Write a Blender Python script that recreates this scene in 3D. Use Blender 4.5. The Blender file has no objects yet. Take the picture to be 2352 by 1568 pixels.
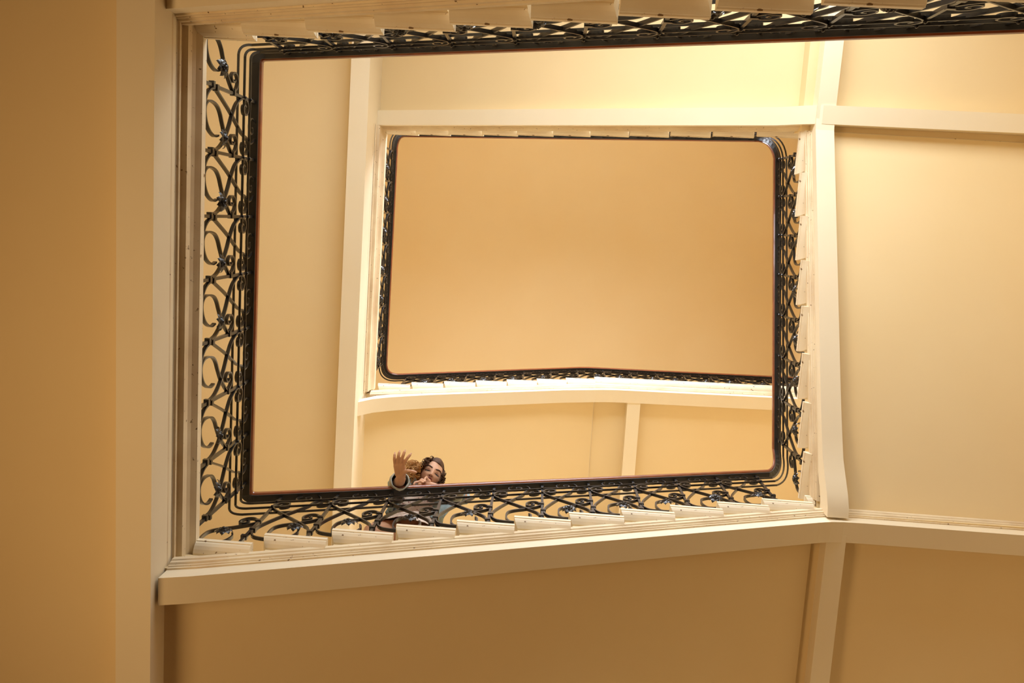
import bpy, math, random
from mathutils import Vector, Matrix
random.seed(4)
S = bpy.context.scene
C = S.collection

# ------------------------------------------------------------------ camera
F_PX = 1995.5
ca, sa = math.cos(.14), math.sin(.14)
cb, sb = math.cos(.0276), math.sin(.0276)
cc, sc = math.cos(.06), math.sin(.06)
RX = Matrix(((1, 0, 0), (0, ca, -sa), (0, sa, ca)))
RY = Matrix(((cb, 0, sb), (0, 1, 0), (-sb, 0, cb)))
RZ = Matrix(((cc, -sc, 0), (sc, cc, 0), (0, 0, 1)))
M = RZ @ RX @ RY
cam_d = bpy.data.cameras.new('camera'); cam = bpy.data.objects.new('camera', cam_d); C.objects.link(cam)
cam_d.sensor_width = 36.0; cam_d.sensor_fit = 'HORIZONTAL'; cam_d.lens = F_PX * 36.0 / 2352.0
cam_d.clip_start = 0.05; cam_d.clip_end = 100
rt, up, bk = Vector(M[0]), -Vector(M[1]), -Vector(M[2])
cam.matrix_world = Matrix(((rt.x, up.x, bk.x, 0), (rt.y, up.y, bk.y, 0), (rt.z, up.z, bk.z, 0), (0, 0, 0, 1)))
S.camera = cam

# ------------------------------------------------------------------ world, view
S.view_settings.view_transform = 'Standard'; S.view_settings.look = 'None'
S.view_settings.exposure = 0.0; S.view_settings.gamma = 1.0
w = bpy.data.worlds.new('sky'); S.world = w; w.use_nodes = True
w.node_tree.nodes['Background'].inputs[0].default_value = (1.0, .93, .82, 1)
w.node_tree.nodes['Background'].inputs[1].default_value = .3

def area(name, loc, sx, sy, power, col=(1, .97, .93), rot=(math.radians(-90), 0, 0), spread=180):
    l = bpy.data.lights.new(name, 'AREA'); l.shape = 'RECTANGLE'; l.size = sx; l.size_y = sy
    l.energy = power; l.color = col; l.spread = math.radians(spread)
    o = bpy.data.objects.new(name, l); C.objects.link(o); o.location = loc; o.rotation_euler = rot
    return o
# daylight at the stair windows, both in the wall at the top of the picture (facing +Y)
WIN = [(.40, 5.0, 3.9, 1.8, 225, 90), (.2, 9.35, 2.8, 1.8, 430, 62)]   # x, z centre, width, height, watts, tilt
WY = -2.30
FILL_WIN = (.9, .3, 2.6, 1.9)     # added unseen window in the left wall, for fill from below: y, z centre, width, height
area('window_and_fill_light', (-3.15 - .16, FILL_WIN[0], FILL_WIN[1]), 2.6, 1.9, 58, col=(1, .66, .31), rot=(math.radians(140), 0, math.radians(-90)), spread=120)  # warm fill light for the lower soffits, set in the added window
for x, z, ww, hh, p, ti in WIN:
    area('window_and_fill_light', (x, WY - .16, z), ww, hh, p, col=(.78, .86, .93) if ti == 90 else (.80, .86, .98), rot=(math.radians(ti), 0, 0), spread=180 if ti == 90 else 130)

# ------------------------------------------------------------------ materials
def mat(name, col, rough=.6, metal=0., spec=.5, noise=None, speck=None, bump=None, coat=0., sss=0.):
    m = bpy.data.materials.new(name); m.use_nodes = True
    nt = m.node_tree; b = nt.nodes['Principled BSDF']
    b.inputs['Base Color'].default_value = (*col, 1); b.inputs['Roughness'].default_value = rough
    b.inputs['Metallic'].default_value = metal; b.inputs['Specular IOR Level'].default_value = spec
    b.inputs['Coat Weight'].default_value = coat
    if sss:
        b.inputs['Subsurface Weight'].default_value = sss; b.inputs['Subsurface Radius'].default_value = (.02, .008, .004)
        b.inputs['Subsurface Scale'].default_value = .5
    tc = nt.nodes.new('ShaderNodeTexCoord')
    last = None
    if noise:
        sc_, amt, col2 = noise
        n = nt.nodes.new('ShaderNodeTexNoise'); n.inputs['Scale'].default_value = sc_; n.inputs['Detail'].default_value = 6
        nt.links.new(tc.outputs['Object'], n.inputs['Vector'])
        r = nt.nodes.new('ShaderNodeMapRange'); r.inputs[1].default_value = .35; r.inputs[2].default_value = .7
        r.inputs[3].default_value = 0; r.inputs[4].default_value = amt
        nt.links.new(n.outputs['Fac'], r.inputs[0])
        mx = nt.nodes.new('ShaderNodeMix'); mx.data_type = 'RGBA'
        mx.inputs[6].default_value = (*col, 1); mx.inputs[7].default_value = (*col2, 1)
        nt.links.new(r.outputs[0], mx.inputs[0]); last = mx.outputs[2]
    if speck:
        sc_, th, col2 = speck
        v = nt.nodes.new('ShaderNodeTexNoise'); v.inputs['Scale'].default_value = sc_; v.inputs['Detail'].default_value = 3
        nt.links.new(tc.outputs['Object'], v.inputs['Vector'])
        r = nt.nodes.new('ShaderNodeMapRange'); r.inputs[1].default_value = th; r.inputs[2].default_value = th + .05
        nt.links.new(v.outputs['Fac'], r.inputs[0])
        mx = nt.nodes.new('ShaderNodeMix'); mx.data_type = 'RGBA'
        if last: nt.links.new(last, mx.inputs[6])
        else: mx.inputs[6].default_value = (*col, 1)
        mx.inputs[7].default_value = (*col2, 1)
        nt.links.new(r.outputs[0], mx.inputs[0]); last = mx.outputs[2]
    if last: nt.links.new(last, b.inputs['Base Color'])
    if bump:
        sc_, st = bump
        n = nt.nodes.new('ShaderNodeTexNoise'); n.inputs['Scale'].default_value = sc_; n.inputs['Detail'].default_value = 4
        nt.links.new(tc.outputs['Object'], n.inputs['Vector'])
        bp = nt.nodes.new('ShaderNodeBump'); bp.inputs['Strength'].default_value = st; bp.inputs['Distance'].default_value = .01
        nt.links.new(n.outputs['Fac'], bp.inputs['Height']); nt.links.new(bp.outputs[0], b.inputs['Normal'])
    return m
MT = {
 'plaster': mat('cream_plaster', (.84, .66, .385), .75, spec=.25, noise=(1.3, .35, (.80, .59, .30)), bump=(6, .05)),
 'trim': mat('pale_trim_paint', (.87, .75, .55), .55, spec=.35, noise=(2.5, .4, (.84, .70, .48)), bump=(9, .04)),
 'marble': mat('worn_cream_marble', (.87, .76, .57), .4, spec=.4, noise=(6, .55, (.74, .58, .38)), speck=(40, .665, (.24, .14, .06))),
 'aged': mat('aged_moulding_paint', (.84, .70, .48), .6, spec=.3, noise=(3.5, .8, (.62, .45, .27)), speck=(48, .68, (.20, .12, .06))),
 'iron': mat('black_iron', (.015, .013, .012), .30, metal=.25, spec=.55, noise=(30, .5, (.03, .026, .022)), coat=.12),
 'iron_flat': mat('blackened_iron_flat', (.014, .012, .010), .5, spec=.35),
 'wood': mat('red_brown_handrail_wood', (.26, .065, .018), .28, spec=.55, noise=(14, .7, (.13, .034, .012)), coat=.4),
 'floor': mat('dark_stone_floor', (.20, .13, .07), .5, noise=(2, .4, (.15, .10, .05))),
 'frame': mat('white_window_paint', (.8, .76, .68), .4),
}
g_ = bpy.data.materials.new('window_glass'); g_.use_nodes = True
nt = g_.node_tree; nt.nodes.clear()
o_ = nt.nodes.new('ShaderNodeOutputMaterial'); t_ = nt.nodes.new('ShaderNodeBsdfTransparent'); gl = nt.nodes.new('ShaderNodeBsdfGlossy')
gl.inputs['Roughness'].default_value = .02; mx_ = nt.nodes.new('ShaderNodeMixShader'); mx_.inputs[0].default_value = .06
nt.links.new(t_.outputs[0], mx_.inputs[1]); nt.links.new(gl.outputs[0], mx_.inputs[2]); nt.links.new(mx_.outputs[0], o_.inputs[0])
MT['glass'] = g_

# ------------------------------------------------------------------ helpers
def thing(name, label, cat, loc, group=None):
    o = bpy.data.objects.new(name, None); C.objects.link(o); o.location = loc
    o.empty_display_size = .1
    o['label'] = label; o['category'] = cat
    if group: o['group'] = group
    return o

class MB:
    def __init__(s): s.v = []; s.f = []
    def add(s, vs, fs):
        n = len(s.v); s.v += [Vector(p) for p in vs]; s.f += [[i + n for i in f] for f in fs]
    def hexa(s, p):
        s.add(p, [(0, 3, 2, 1), (4, 5, 6, 7), (0, 1, 5, 4), (1, 2, 6, 5), (2, 3, 7, 6), (3, 0, 4, 7)])
    def box(s, a, b):
        (x0, y0, z0), (x1, y1, z1) = a, b
        s.hexa([(x0, y0, z0), (x1, y0, z0), (x1, y1, z0), (x0, y1, z0), (x0, y0, z1), (x1, y0, z1), (x1, y1, z1), (x0, y1, z1)])
    def loft(s, rings, caps=True, closed=True):
        n = len(rings[0]); b = len(s.v)
        for r in rings: s.v += [Vector(p) for p in r]
        for i in range(len(rings) - 1):
            for j in range(n if closed else n - 1):
                k = (j + 1) % n
                s.f.append([b + i * n + j, b + i * n + k, b + (i + 1) * n + k, b + (i + 1) * n + j])
        if caps:
            s.f.append([b + j for j in range(n)][::-1]); s.f.append([b + (len(rings) - 1) * n + j for j in range(n)])
    def build(s, name, m, parent=None, smooth=False, label=None, origin=None):
        me = bpy.data.meshes.new(name)
        if origin is None:
            lo = Vector([min(p[i] for p in s.v) for i in range(3)]); hi = Vector([max(p[i] for p in s.v) for i in range(3)])
            c = (lo + hi) / 2
        else: c = Vector(origin)
        me.from_pydata([p - c for p in s.v], [], s.f); me.update()
        import bmesh
        bm = bmesh.new(); bm.from_mesh(me); bmesh.ops.recalc_face_normals(bm, faces=bm.faces); bm.to_mesh(me); bm.free()
        if smooth:
            me.shade_smooth()
            try: me.set_sharp_from_angle(angle=math.radians(42))
            except Exception: pass
        me.materials.append(MT[m] if isinstance(m, str) else m)
        o = bpy.data.objects.new(name, me); C.objects.link(o)
        if parent is not None:
            o.parent = parent
            pl = Vector((0, 0, 0)); q = parent
            while q: pl += q.location; q = q.parent
            o.location = c - pl
        else: o.location = c
        if label: o['label'] = label
        return o
def structure(o): o['kind'] = 'structure'; return o

class Run:
    """a straight side of the well: u along the climb, w away from the well behind the nosing edge"""
    def __init__(s, O, A, W):
        s.O = Vector((*O, 0)); s.A = Vector((*A, 0)).normalized(); s.W = Vector((*W, 0))
    def P(s, u, w, z): return s.O + s.A * u + s.W * w + Vector((0, 0, z))
R = .1296; Z1 = 3.8607; Z2 = Z1 + 31 * R; Q0 = Z1 - 11 * R; Q1 = Z1 + 11 * R; Q2 = Z1 + 20 * R; Q3 = Z2 + 8 * R
RUN = {'L1': Run((-1.511, 0), (-.0057, 1), (-1, 0)), 'B1': Run((0, 1.5784), (1, .0065), (0, 1)),
       'R1': Run((1.7443, 0), (.0087, -1), (1, 0)), 'T2': Run((0, -.6887), (-1, .0085), (0, -1)),
       'T1': Run((0, -.6995), (-1, .0067), (0, -1)), 'L2': Run((-1.4453, 0), (-.0093, 1), (-1, 0)),
       'B2': Run((0, 1.5805), (1, -.0162), (0, 1))}
NOS = {'L1': lambda u: Z1, 'L2': lambda u: Z2, 'B1': lambda u: Z1 + R * (u + 1.54) / .297,
       'R1': lambda u: Z1 + 12 * R + R * (1.6465 + u) / .2963, 'T2': lambda u: Z2 + R * (u - 1.1516) / .2975,
       'T1': lambda u: Z1 + R * (u - 1.2845) / .3, 'B2': lambda u: min(Z2 + R * (u + 1.753) / .2975, Q3)}
XL, XR, YT, YB = -3.15, 3.35, WY, 3.15      # walls
ZF, ZC = -1.5, 11.75                        # floor, ceiling

# ------------------------------------------------------------------ room shell
m = MB(); m.box((XL - .3, YT - .3, ZF - .2), (XR + .3, YB + .3, ZF)); structure(m.build('floor', 'floor'))
m = MB(); m.box((XL - .3, YT - .3, ZC), (XR + .3, YB + .3, ZC + .2)); structure(m.build('ceiling', 'plaster'))
m = MB(); ly, lz, lw, lh = FILL_WIN
m.box((XL - .3, YT - .3, ZF), (XL, YB + .3, lz - lh / 2)); m.box((XL - .3, YT - .3, lz + lh / 2), (XL, YB + .3, ZC))
m.box((XL - .3, YT - .3, lz - lh / 2), (XL, ly - lw / 2, lz + lh / 2)); m.box((XL - .3, ly + lw / 2, lz - lh / 2), (XL, YB + .3, lz + lh / 2))
structure(m.build('wall_left', 'plaster'))
m = MB(); x0, x1 = XL - .10, XL - .04; y0, y1, z0, z1 = ly - lw / 2, ly + lw / 2, lz - lh / 2, lz + lh / 2; t = .06
m.box((x0, y0, z0), (x1, y1, z0 + t)); m.box((x0, y0, z1 - t), (x1, y1, z1))
for k in range(4):
    yy = y0 + (y1 - y0 - t) * k / 3; m.box((x0, yy, z0 + t), (x1, yy + t, z1 - t))
fr = structure(m.build('window_3', 'frame'))  # frame made up to carry the low fill light
m = MB(); m.box((XL - .075, y0 + t, z0 + t), (XL - .07, y1 - t, z1 - t)); m.build('pane', 'glass', fr)
m = MB(); m.box((XR, YT - .3, ZF), (XR + .3, YB + .3, ZC)); structure(m.build('wall_right', 'plaster'))
m = MB(); m.box((XL, YB, ZF), (XR, YB + .3, ZC)); structure(m.build('wall_front', 'plaster'))
m = MB(); zc = ZF
for x, z, ww, hh, p, ti in WIN:
    m.box((XL, YT - .3, zc), (XR, YT, z - hh / 2))
    m.box((XL, YT - .3, z - hh / 2), (x - ww / 2, YT, z + hh / 2)); m.box((x + ww / 2, YT - .3, z - hh / 2), (XR, YT, z + hh / 2))
    zc = z + hh / 2
m.box((XL, YT - .3, zc), (XR, YT, ZC)); structure(m.build('wall_back', 'plaster'))
for i, (x, z, ww, hh, p, ti) in enumerate(WIN):
    m = MB(); y0, y1 = YT - .10, YT - .04; t = .06
    x0, x1, z0, z1 = x - ww / 2, x + ww / 2, z - hh / 2, z + hh / 2
    m.box((x0, y0, z0), (x1, y1, z0 + t)); m.box((x0, y0, z1 - t), (x1, y1, z1))
    for k in range(4):
        xx = x0 + (x1 - x0 - t) * k / 3; m.box((xx, y0, z0 + t), (xx + t, y1, z1 - t))
    m.box((x0 + t, y0 + .01, z - .02), (x1 - t, y1 - .01, z + .02))
    fr = structure(m.build('window_%d' % (i + 1), 'frame'))
    m = MB(); m.box((x0 + t, YT - .075, z0 + t), (x1 - t, YT - .07, z1 - t)); m.build('pane', 'glass', fr)

# added brown panels, out of view, that soak up bounced light low down
MT['bounce_absorber'] = mat('brown_bounce_absorber', (.20, .095, .04), .5)
for i, (a, b) in enumerate((((XR - .03, YT, ZF), (XR, YB, 2.0)), ((XL + .03, YB - .03, ZF), (XR - .03, YB, 3.5)), ((XL + .03, YT, ZF), (XR - .03, YT + .03, 2.0)))):
    m = MB(); m.box(a, b)
    for k in range(12):
        if i: x0 = a[0] + (b[0] - a[0]) * (k + .15) / 12; x1 = x0 + (b[0] - a[0]) * .7 / 12; yy = a[1] - .012 if i == 1 else b[1]; m.box((x0, yy, -1.2), (x1, yy + .012, b[2] - .2))
        else: y0 = a[1] + (b[1] - a[1]) * (k + .15) / 12; m.box((a[0] - .012, y0, -1.2), (a[0], y0 + (b[1] - a[1]) * .7 / 12, 1.8))
    structure(m.build('absorber_panel_%d' % (i + 1), 'bounce_absorber'))  # unseen dark panel, added to dim the bounce on the soffits

# ------------------------------------------------------------------ stairs
def sweep(mb, run, path, prof):
    """profile points (w, dz) along path points (u, z)"""
    mb.loft([[run.P(u, w_, z + dz) for w_, dz in prof] for u, z in path])
def poly_uz(mb, run, pts, w0, w1):
    n = len(pts); a = [run.P(u, w0, z) for u, z in pts]; b = [run.P(u, w1, z) for u, z in pts]
    mb.add(a + b, [list(range(n))[::-1], list(range(n, 2 * n))] + [[i, (i + 1) % n, n + (i + 1) % n, n + i] for i in range(n)])

def tread_mesh(run, uf, ub, z, w1, front=True, back_cut=True):
    """marble slab: thin square edge with a hollow below, turned round the well side; uf front nosing, ub back end"""
    mb = MB(); t = .030; cav = [(0, .004), (.012, .006), (.024, .016), (.034, .030), (.042, .046)]   # (drop, inset)
    def ring(z_, i): 
        fi = i * .45 if front else 0
        return [run.P(uf + fi, i, z_), run.P(ub, i, z_), run.P(ub, w1, z_), run.P(uf + fi, w1, z_)]
    rings = [ring(z, .004), ring(z - .004, 0), ring(z - t, 0)] + [ring(z - t - dz, i) for dz, i in cav]
    mb.loft(rings)
    return mb
def sideways(run, sgn): return sgn

def flight(key, name, label, cuts, u_lo, u_hi, wend, bots, mould=True, noses=None):
    """cuts: list of (u_front, z) going up. bots: beam underside path (u,z)."""
    run = RUN[key]; nos = NOS[key]
    base = run.P(cuts[0][0], .3, cuts[0][1])
    T = thing(name, label, 'stairs', base, 'stair flights around the well')
    g = cuts[1][0] - cuts[0][0]
    # masonry core with the stepped top (plaster soffit below)
    low = [(u_lo, nos(u_lo) - .222), (u_hi, nos(u_hi) - .222)]
    top = []
    for i, (u, z) in enumerate(cuts):
        z_t = z - .028
        top += [(u + .022, z_t - R if i else cuts[0][1] - .028 - R), (u + .022, z_t)]
    ul = cuts[-1][0] + g
    if u_hi > ul + .05: top += [(ul + .022, cuts[-1][1] - .028), (ul + .022, cuts[-1][1] + R - .032), (u_hi, cuts[-1][1] + R - .032)]
    else: top += [(u_hi, cuts[-1][1] - .028)]
    top = [(u_lo, min(cuts[0][1] - .028 - R, nos(u_lo) - .05))] + top
    pts = low + top[::-1]
    mb = MB(); poly_uz(mb, run, pts, .055, wend); mb.build('flight_body', 'plaster', T)
    # string beam along the well
    mb = MB(); prof = [(.06, 0), (.185, 0), (.185, .14), (.06, .14)]
    mb2 = [(u, z) for u, z in bots]; sweep(mb, run, mb2, prof); mb.build('string_beam', 'trim', T, smooth=True)
    if mould:
        mb = MB()
        pr = [(.07, .0), (.052, .002), (.052, .014), (.046, .017), (.046, .027), (.037, .032), (.036, .05), (.03, .054), (.03, .082), (.036, .088), (.07, .088)]
        path = [(u, z + .085) for u, z in mould]
        sweep(mb, run, path, pr); mb.build('string_moulding', 'aged', T)
    for i, (u, z) in enumerate(cuts):
        ub = u + g + .006
        tm = tread_mesh(run, u, ub, z, wend - .002); tm.build('tread', 'marble', T)
        if True:
            b2 = MB(); poly_uz(b2, run, [(ub, z), (u + g + .021, z), (u + g + .021, z - .028), (ub, z - .028)], .056, wend - .002)
            # the slab runs on under the next riser
            c = b2.build('tread_back', 'marble', T)
            c.name = 'tread_back'
    return T

LB = lambda a, b, n=2: [(a[0] + (b[0] - a[0]) * i / (n - 1), a[1] + (b[1] - a[1]) * i / (n - 1)) for i in range(n)]
def off(key, us, d): return [(u, NOS[key](u) + d) for u in us]

# lowest flight in view, along the top of the picture
T1 = flight('T1', 'stair_flight', 'nearest stair flight, its shadowed underside of overlapping tread ends along the top edge',
       [(1.2845 - .3 * i, Z1 - R * i) for i in range(10, 0, -1)], -2.03, 1.57, -YT - .72,
       [(-2.03, Q0 - .36), (-1.95, Q0 - .36)] + off('T1', [-1.8, 1.565], -.40), [( -1.95, Q0 - .36)] + off('T1', [-1.8, 1.60], -.40))
B1 = flight('B1', 'stair_flight', 'sunlit stair flight along the bottom of the frame under the leaning woman',
       [(-1.243 + .297 * i, Z1 + R * (i + 1)) for i in range(10)], -1.60, 1.727, YB - 1.61,
       [(-1.566, 3.527)] + off('B1', [-1.45, -.4, .6, 1.5], -.333) + [(1.70, 4.94), (1.727, 4.952)],
       [(-1.566, 3.527)] + off('B1', [-1.45, -.4, .6, 1.5], -.333) + [(1.70, 4.94), (1.727, 4.952)])
R1 = flight('R1', 'stair_flight', 'stair flight climbing the right side of the well beside the broad glowing soffit',
       [(-1.6465 + .2963 * i, Z1 + R * (12 + i)) for i in range(8)], -1.64, .724, XR - 1.765,
       [(-1.636, 5.022), (-1.58, 5.035), (-1.51, 5.075), (-1.43, 5.14), (-1.33, 5.22), (-1.2, 5.285)] + off('R1', [-1.0, .3, .66], -.318) + [(.724, 6.133)],
       off('R1', [-1.60, -1.0, .3, .66], -.318) + [(.724, 6.133)])
T2 = flight('T2', 'stair_flight', 'upper stair flight across the back of the well above the bright rectangular soffit',
       [(1.1516 - .2975 * i, Z2 - R * i) for i in range(10, 0, -1)], -1.87, 1.50, -YT - .72,
       [(-1.80, 6.17), (-1.75, 6.20)] + off('T2', [-1.6, 1.54], -.335),
       [(-1.80, 6.17)] + off('T2', [-1.6, 1.50], -.335))
B2 = flight('B2', 'stair_flight', 'topmost short stair flight with bright white string below the ceiling',
       [(-1.4554 + .2975 * i, Z2 + R * (i + 1)) for i in range(7)], -1.55, .627, YB - 1.61,
       [(-1.52, 7.40), (-1.42, 7.56), (-1.30, 7.66), (-1.12, 7.77)] + off('B2', [-.9, .3], -.365) + [(.627, 8.51)],
       off('B2', [-1.48, -.9, .3], -.365) + [(.627, 8.51)])

def edge_profile(t, d, thick):
    """stepped plaster and marble edge of a landing, well side; t = scale of heights, d = full depth of the face"""
    k = t
    return [(.0, 0), (0, -.040 * k), (.008, -.047 * k), (.022, -.058 * k), (.032, -.075 * k), (.030, -.085 * k), (.030, -.122 * k),
            (.055, -.124 * k), (.056, -.140 * k), (.050, -.144 * k), (.050, -.158 * k), (.058, -.162 * k), (.058, -.178 * k),
            (.060, -.184 * k), (.060, -.205 * k), (.057, -.209 * k), (.057, -d), (.057 + thick, -d), (.057 + thick, -.1), (.057 + thick, 0)]

def landing(name, label, base, parts):
    T = thing(name, label, 'landing', base, 'stair landings around the well')
    for nm, m_, mb in parts: mb.build(nm, m_, T, smooth=(nm == 'edge_moulding' and False))
    return T
# left landing, near
def left_landing(key, z, label, d, k, thick, u0, u1, dslab):
    run = RUN[key]
    slab = MB(); x = run.O.x - .058 - thick + .01; slab.box((XL, YT, z - dslab), (x, YB, z - .002))
    pr = edge_profile(k, d, thick)
    edge = MB(); sweep(edge, run, [(u0, z), (u1, z)], pr[:16] + [(.075, -d + .001), (.075, 0)])
    beam = MB(); sweep(beam, run, [(YT, z), (YB, z)], [(.058, -d), (.058 + thick, -d), (.058 + thick, -.002), (.058, -.002)])
    mar = MB(); sweep(mar, run, [(u0 - .0, z), (u1 + .0, z)], [(-.001, .002), (-.001, -.040 * k), (.2, -.040 * k), (.2, .002)])
    return landing('stair_landing', label, (x, 0, z), [('landing_slab', 'plaster', slab), ('edge_moulding', 'aged', edge), ('landing_beam', 'trim', beam), ('marble_edge', 'marble', mar)])
left_landing('L1', Z1, 'nearest landing down the left side with a stained moulded edge and plain dark underside', .378, 1.0, .152, -.745, 1.655, .25)
left_landing('L2', Z2, 'farther left landing with a deep pale beam, framing the left of the inner opening', .60, 1.55, .155, -.735, 1.63, .42)
# short marble returns of the left landings where a flight starts
def nose(run, u0, u1, z, parent, w1=.4, front=True):
    mb = tread_mesh(run, u0, u1, z, w1, front=front); return mb.build('landing_nosing', 'marble', parent)
for key, u0, u1, z, T in (('B1', -1.52, -1.262, Z1, B1), ('B2', -1.50, -1.468, Z2, B2)):
    nose(RUN[key], u0, u1, z, T, front=False)
for key, u0, u1, z, T in (('T1', 1.2845, 1.53, Z1, T1), ('T2', 1.1516, 1.46, Z2, T2)):
    nose(RUN[key], u0, u1, z, T)

BEAM = [(.06, 0), (.185, 0), (.185, .14), (.06, .14)]
MOULD = [(.07, .0), (.052, .002), (.052, .014), (.046, .017), (.046, .027), (.037, .032), (.036, .05), (.03, .054), (.03, .082), (.036, .088), (.07, .088)]
def quarter(label, x0, x1, y0, y1, z, beams, strings=(), dslab=.19):
    mb = MB(); mb.box((x0, y0, z - dslab), (x1, y1, z - .03))
    top = MB(); top.box((x0 + .002, y0 + .002, z - .03), (x1 - .002, y1 - .002, z))
    P = [('landing_slab', 'plaster', mb), ('marble_floor', 'marble', top)]
    for a, b in beams:
        bm_ = MB(); bm_.box(a, b); P.append(('landing_beam', 'trim', bm_))
    for key, path, mo in strings:
        b_ = MB(); sweep(b_, RUN[key], path, BEAM + ([(.06, z - path[-1][1] - .03)] if mo else [])); P.append(('landing_beam', 'trim', b_))
        if mo:
            b_ = MB(); sweep(b_, RUN[key], [(u, q + .085) for u, q in path], MOULD); P.append(('edge_moulding', 'aged', b_))
    return landing('stair_landing', label, ((x0 + x1) / 2, (y0 + y1) / 2, z), P)
q1 = quarter('dim corner landing at the bottom right, past the foot of the right-hand flight', 1.727, XR, 1.64, YB, Q1,
        [((1.79, 1.735, 4.992), (1.905, YB - .002, Q1 - .19))],
        [('B1', [(1.727, 4.952), (1.80, 4.978), (1.88, 4.992), (2.0, 4.998), (XR, 4.998)], True)])
q2 = quarter('bright corner landing at the top right, crossed by two pale beams', 1.75, XR, YT, -.724, Q2, [],
        [('T2', [(-XR, 6.12), (-1.85, 6.14), (-1.80, 6.17)], False), ('R1', [(.724, 6.133), (.80, 6.15), (2.29, 6.15)], False)])
q3 = quarter('uppermost landing running off behind the right-hand balustrade', .627, XR, 1.62, YB, Q3,
        [((.955, 1.74, 8.57), (1.085, YB - .002, Q3 - .19))],
        [('B2', [(.627, 8.51), (.70, 8.53), (.80, 8.55), (.9, 8.555), (XR, 8.56)], True)])
q0 = quarter('low corner landing at the foot of the nearest flight, beyond the right edge', 2.03, XR, YT, -.76, Q0, [])
nose(RUN['B1'], 1.727, 1.78, Q1, q1)
nose(RUN['R1'], .724, .76, Q2, q2)
# marble edge of the uppermost landing towards the well
tm = tread_mesh(RUN['B2'], .627, XR, Q3, .4); tm.build('landing_nosing', 'marble', q3)
#BALUSTRADES
# ------------------------------------------------------------------ balustrades
def crom(pts, n=5):
    P = [Vector(p) for p in pts]; P = [P[0] * 2 - P[1]] + P + [P[-1] * 2 - P[-2]]; out = []
    for i in range(1, len(P) - 2):
        for k in range(n):
            t = k / n; a, b, c, d = P[i - 1], P[i], P[i + 1], P[i + 2]
            out.append(.5 * ((2 * b) + (c - a) * t + (2 * a - 5 * b + 4 * c - d) * t * t + (3 * b - a - 3 * c + d) * t ** 3))
    return out + [P[-2]]
def ribbon(mb, run, pts, wc, wid=.016, th=.008, n=5, f=None, taper=0):
    """flat iron bent in the (u, z) plane, its width across the balustrade"""
    q = crom(pts, n); rings = []
    for i, p in enumerate(q):
        a = q[max(i - 1, 0)]; b = q[min(i + 1, len(q) - 1)]; d = (b - a).normalized(); nn = Vector((-d.y, d.x)) * (th / 2)
        hw = wid / 2
        r = []
        for s_, w_ in ((1, -hw), (1, hw), (-1, hw), (-1, -hw)):
            r.append(run.P(p.x + s_ * nn.x, wc + w_, p.y + s_ * nn.y))
        rings.append(r)
    mb.loft(rings)
CUR = {
 'diag1': [(.282, .262), (.272, .30), (.247, .345), (.182, .436), (.093, .557), (.047, .617), (.014, .672), (.006, .71), (.02, .75), (.052, .757), (.080, .732), (.078, .694), (.052, .682), (.036, .70), (.044, .722)],
 'diag2': [(.012, .352), (.018, .40), (.038, .455), (.092, .56), (.152, .654), (.182, .705), (.190, .745), (.208, .782), (.245, .788), (.276, .757), (.274, .712), (.246, .693), (.222, .71), (.228, .738), (.246, .738)],
 'C': [(.288, .452), (.262, .43), (.222, .414), (.187, .403), (.135, .392), (.104, .368), (.094, .322), (.096, .262), (.112, .205), (.145, .178), (.19, .18), (.225, .215), (.235, .265), (.222, .31)],
 'small': [(.287, .468), (.276, .505), (.255, .53), (.226, .532), (.205, .505), (.206, .468), (.228, .450), (.248, .466), (.246, .49), (.232, .49)],
 'foot': [(.010, .334), (.018, .285), (.040, .242), (.072, .215), (.115, .19), (.15, .178)],
 'top': [(.222, .782), (.214, .83), (.188, .872), (.15, .888), (.112, .876), (.09, .843), (.094, .805), (.122, .785), (.155, .79), (.170, .815), (.158, .84), (.138, .838), (.135, .822)],
}
CURL = dict(CUR)
CURL['diag1'] = [(.288, .288), (.276, .345), (.245, .402), (.208, .444), (.155, .488), (.103, .525), (.045, .58), (.014, .645), (.006, .70), (.02, .745), (.052, .757), (.080, .732), (.078, .694), (.052, .682), (.036, .70), (.044, .722)]
CURL['diag2'] = [(.012, .315), (.035, .375), (.094, .517), (.165, .66), (.185, .715), (.190, .745), (.208, .782), (.245, .788), (.276, .757), (.274, .712), (.246, .693), (.222, .71), (.228, .738), (.246, .738)]
CURL['C'] = [(.288, .54), (.268, .508), (.215, .445), (.158, .400), (.112, .367), (.083, .323), (.072, .252), (.080, .205), (.105, .178), (.145, .18), (.185, .205), (.212, .245), (.226, .30), (.218, .345)]
CURL['small'] = [(.283, .556), (.266, .588), (.236, .603), (.204, .585), (.197, .545), (.216, .514), (.238, .523), (.242, .550), (.230, .566)]
CURL['foot'] = [(.010, .285), (.022, .235), (.05, .195), (.088, .172), (.12, .165)]

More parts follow.
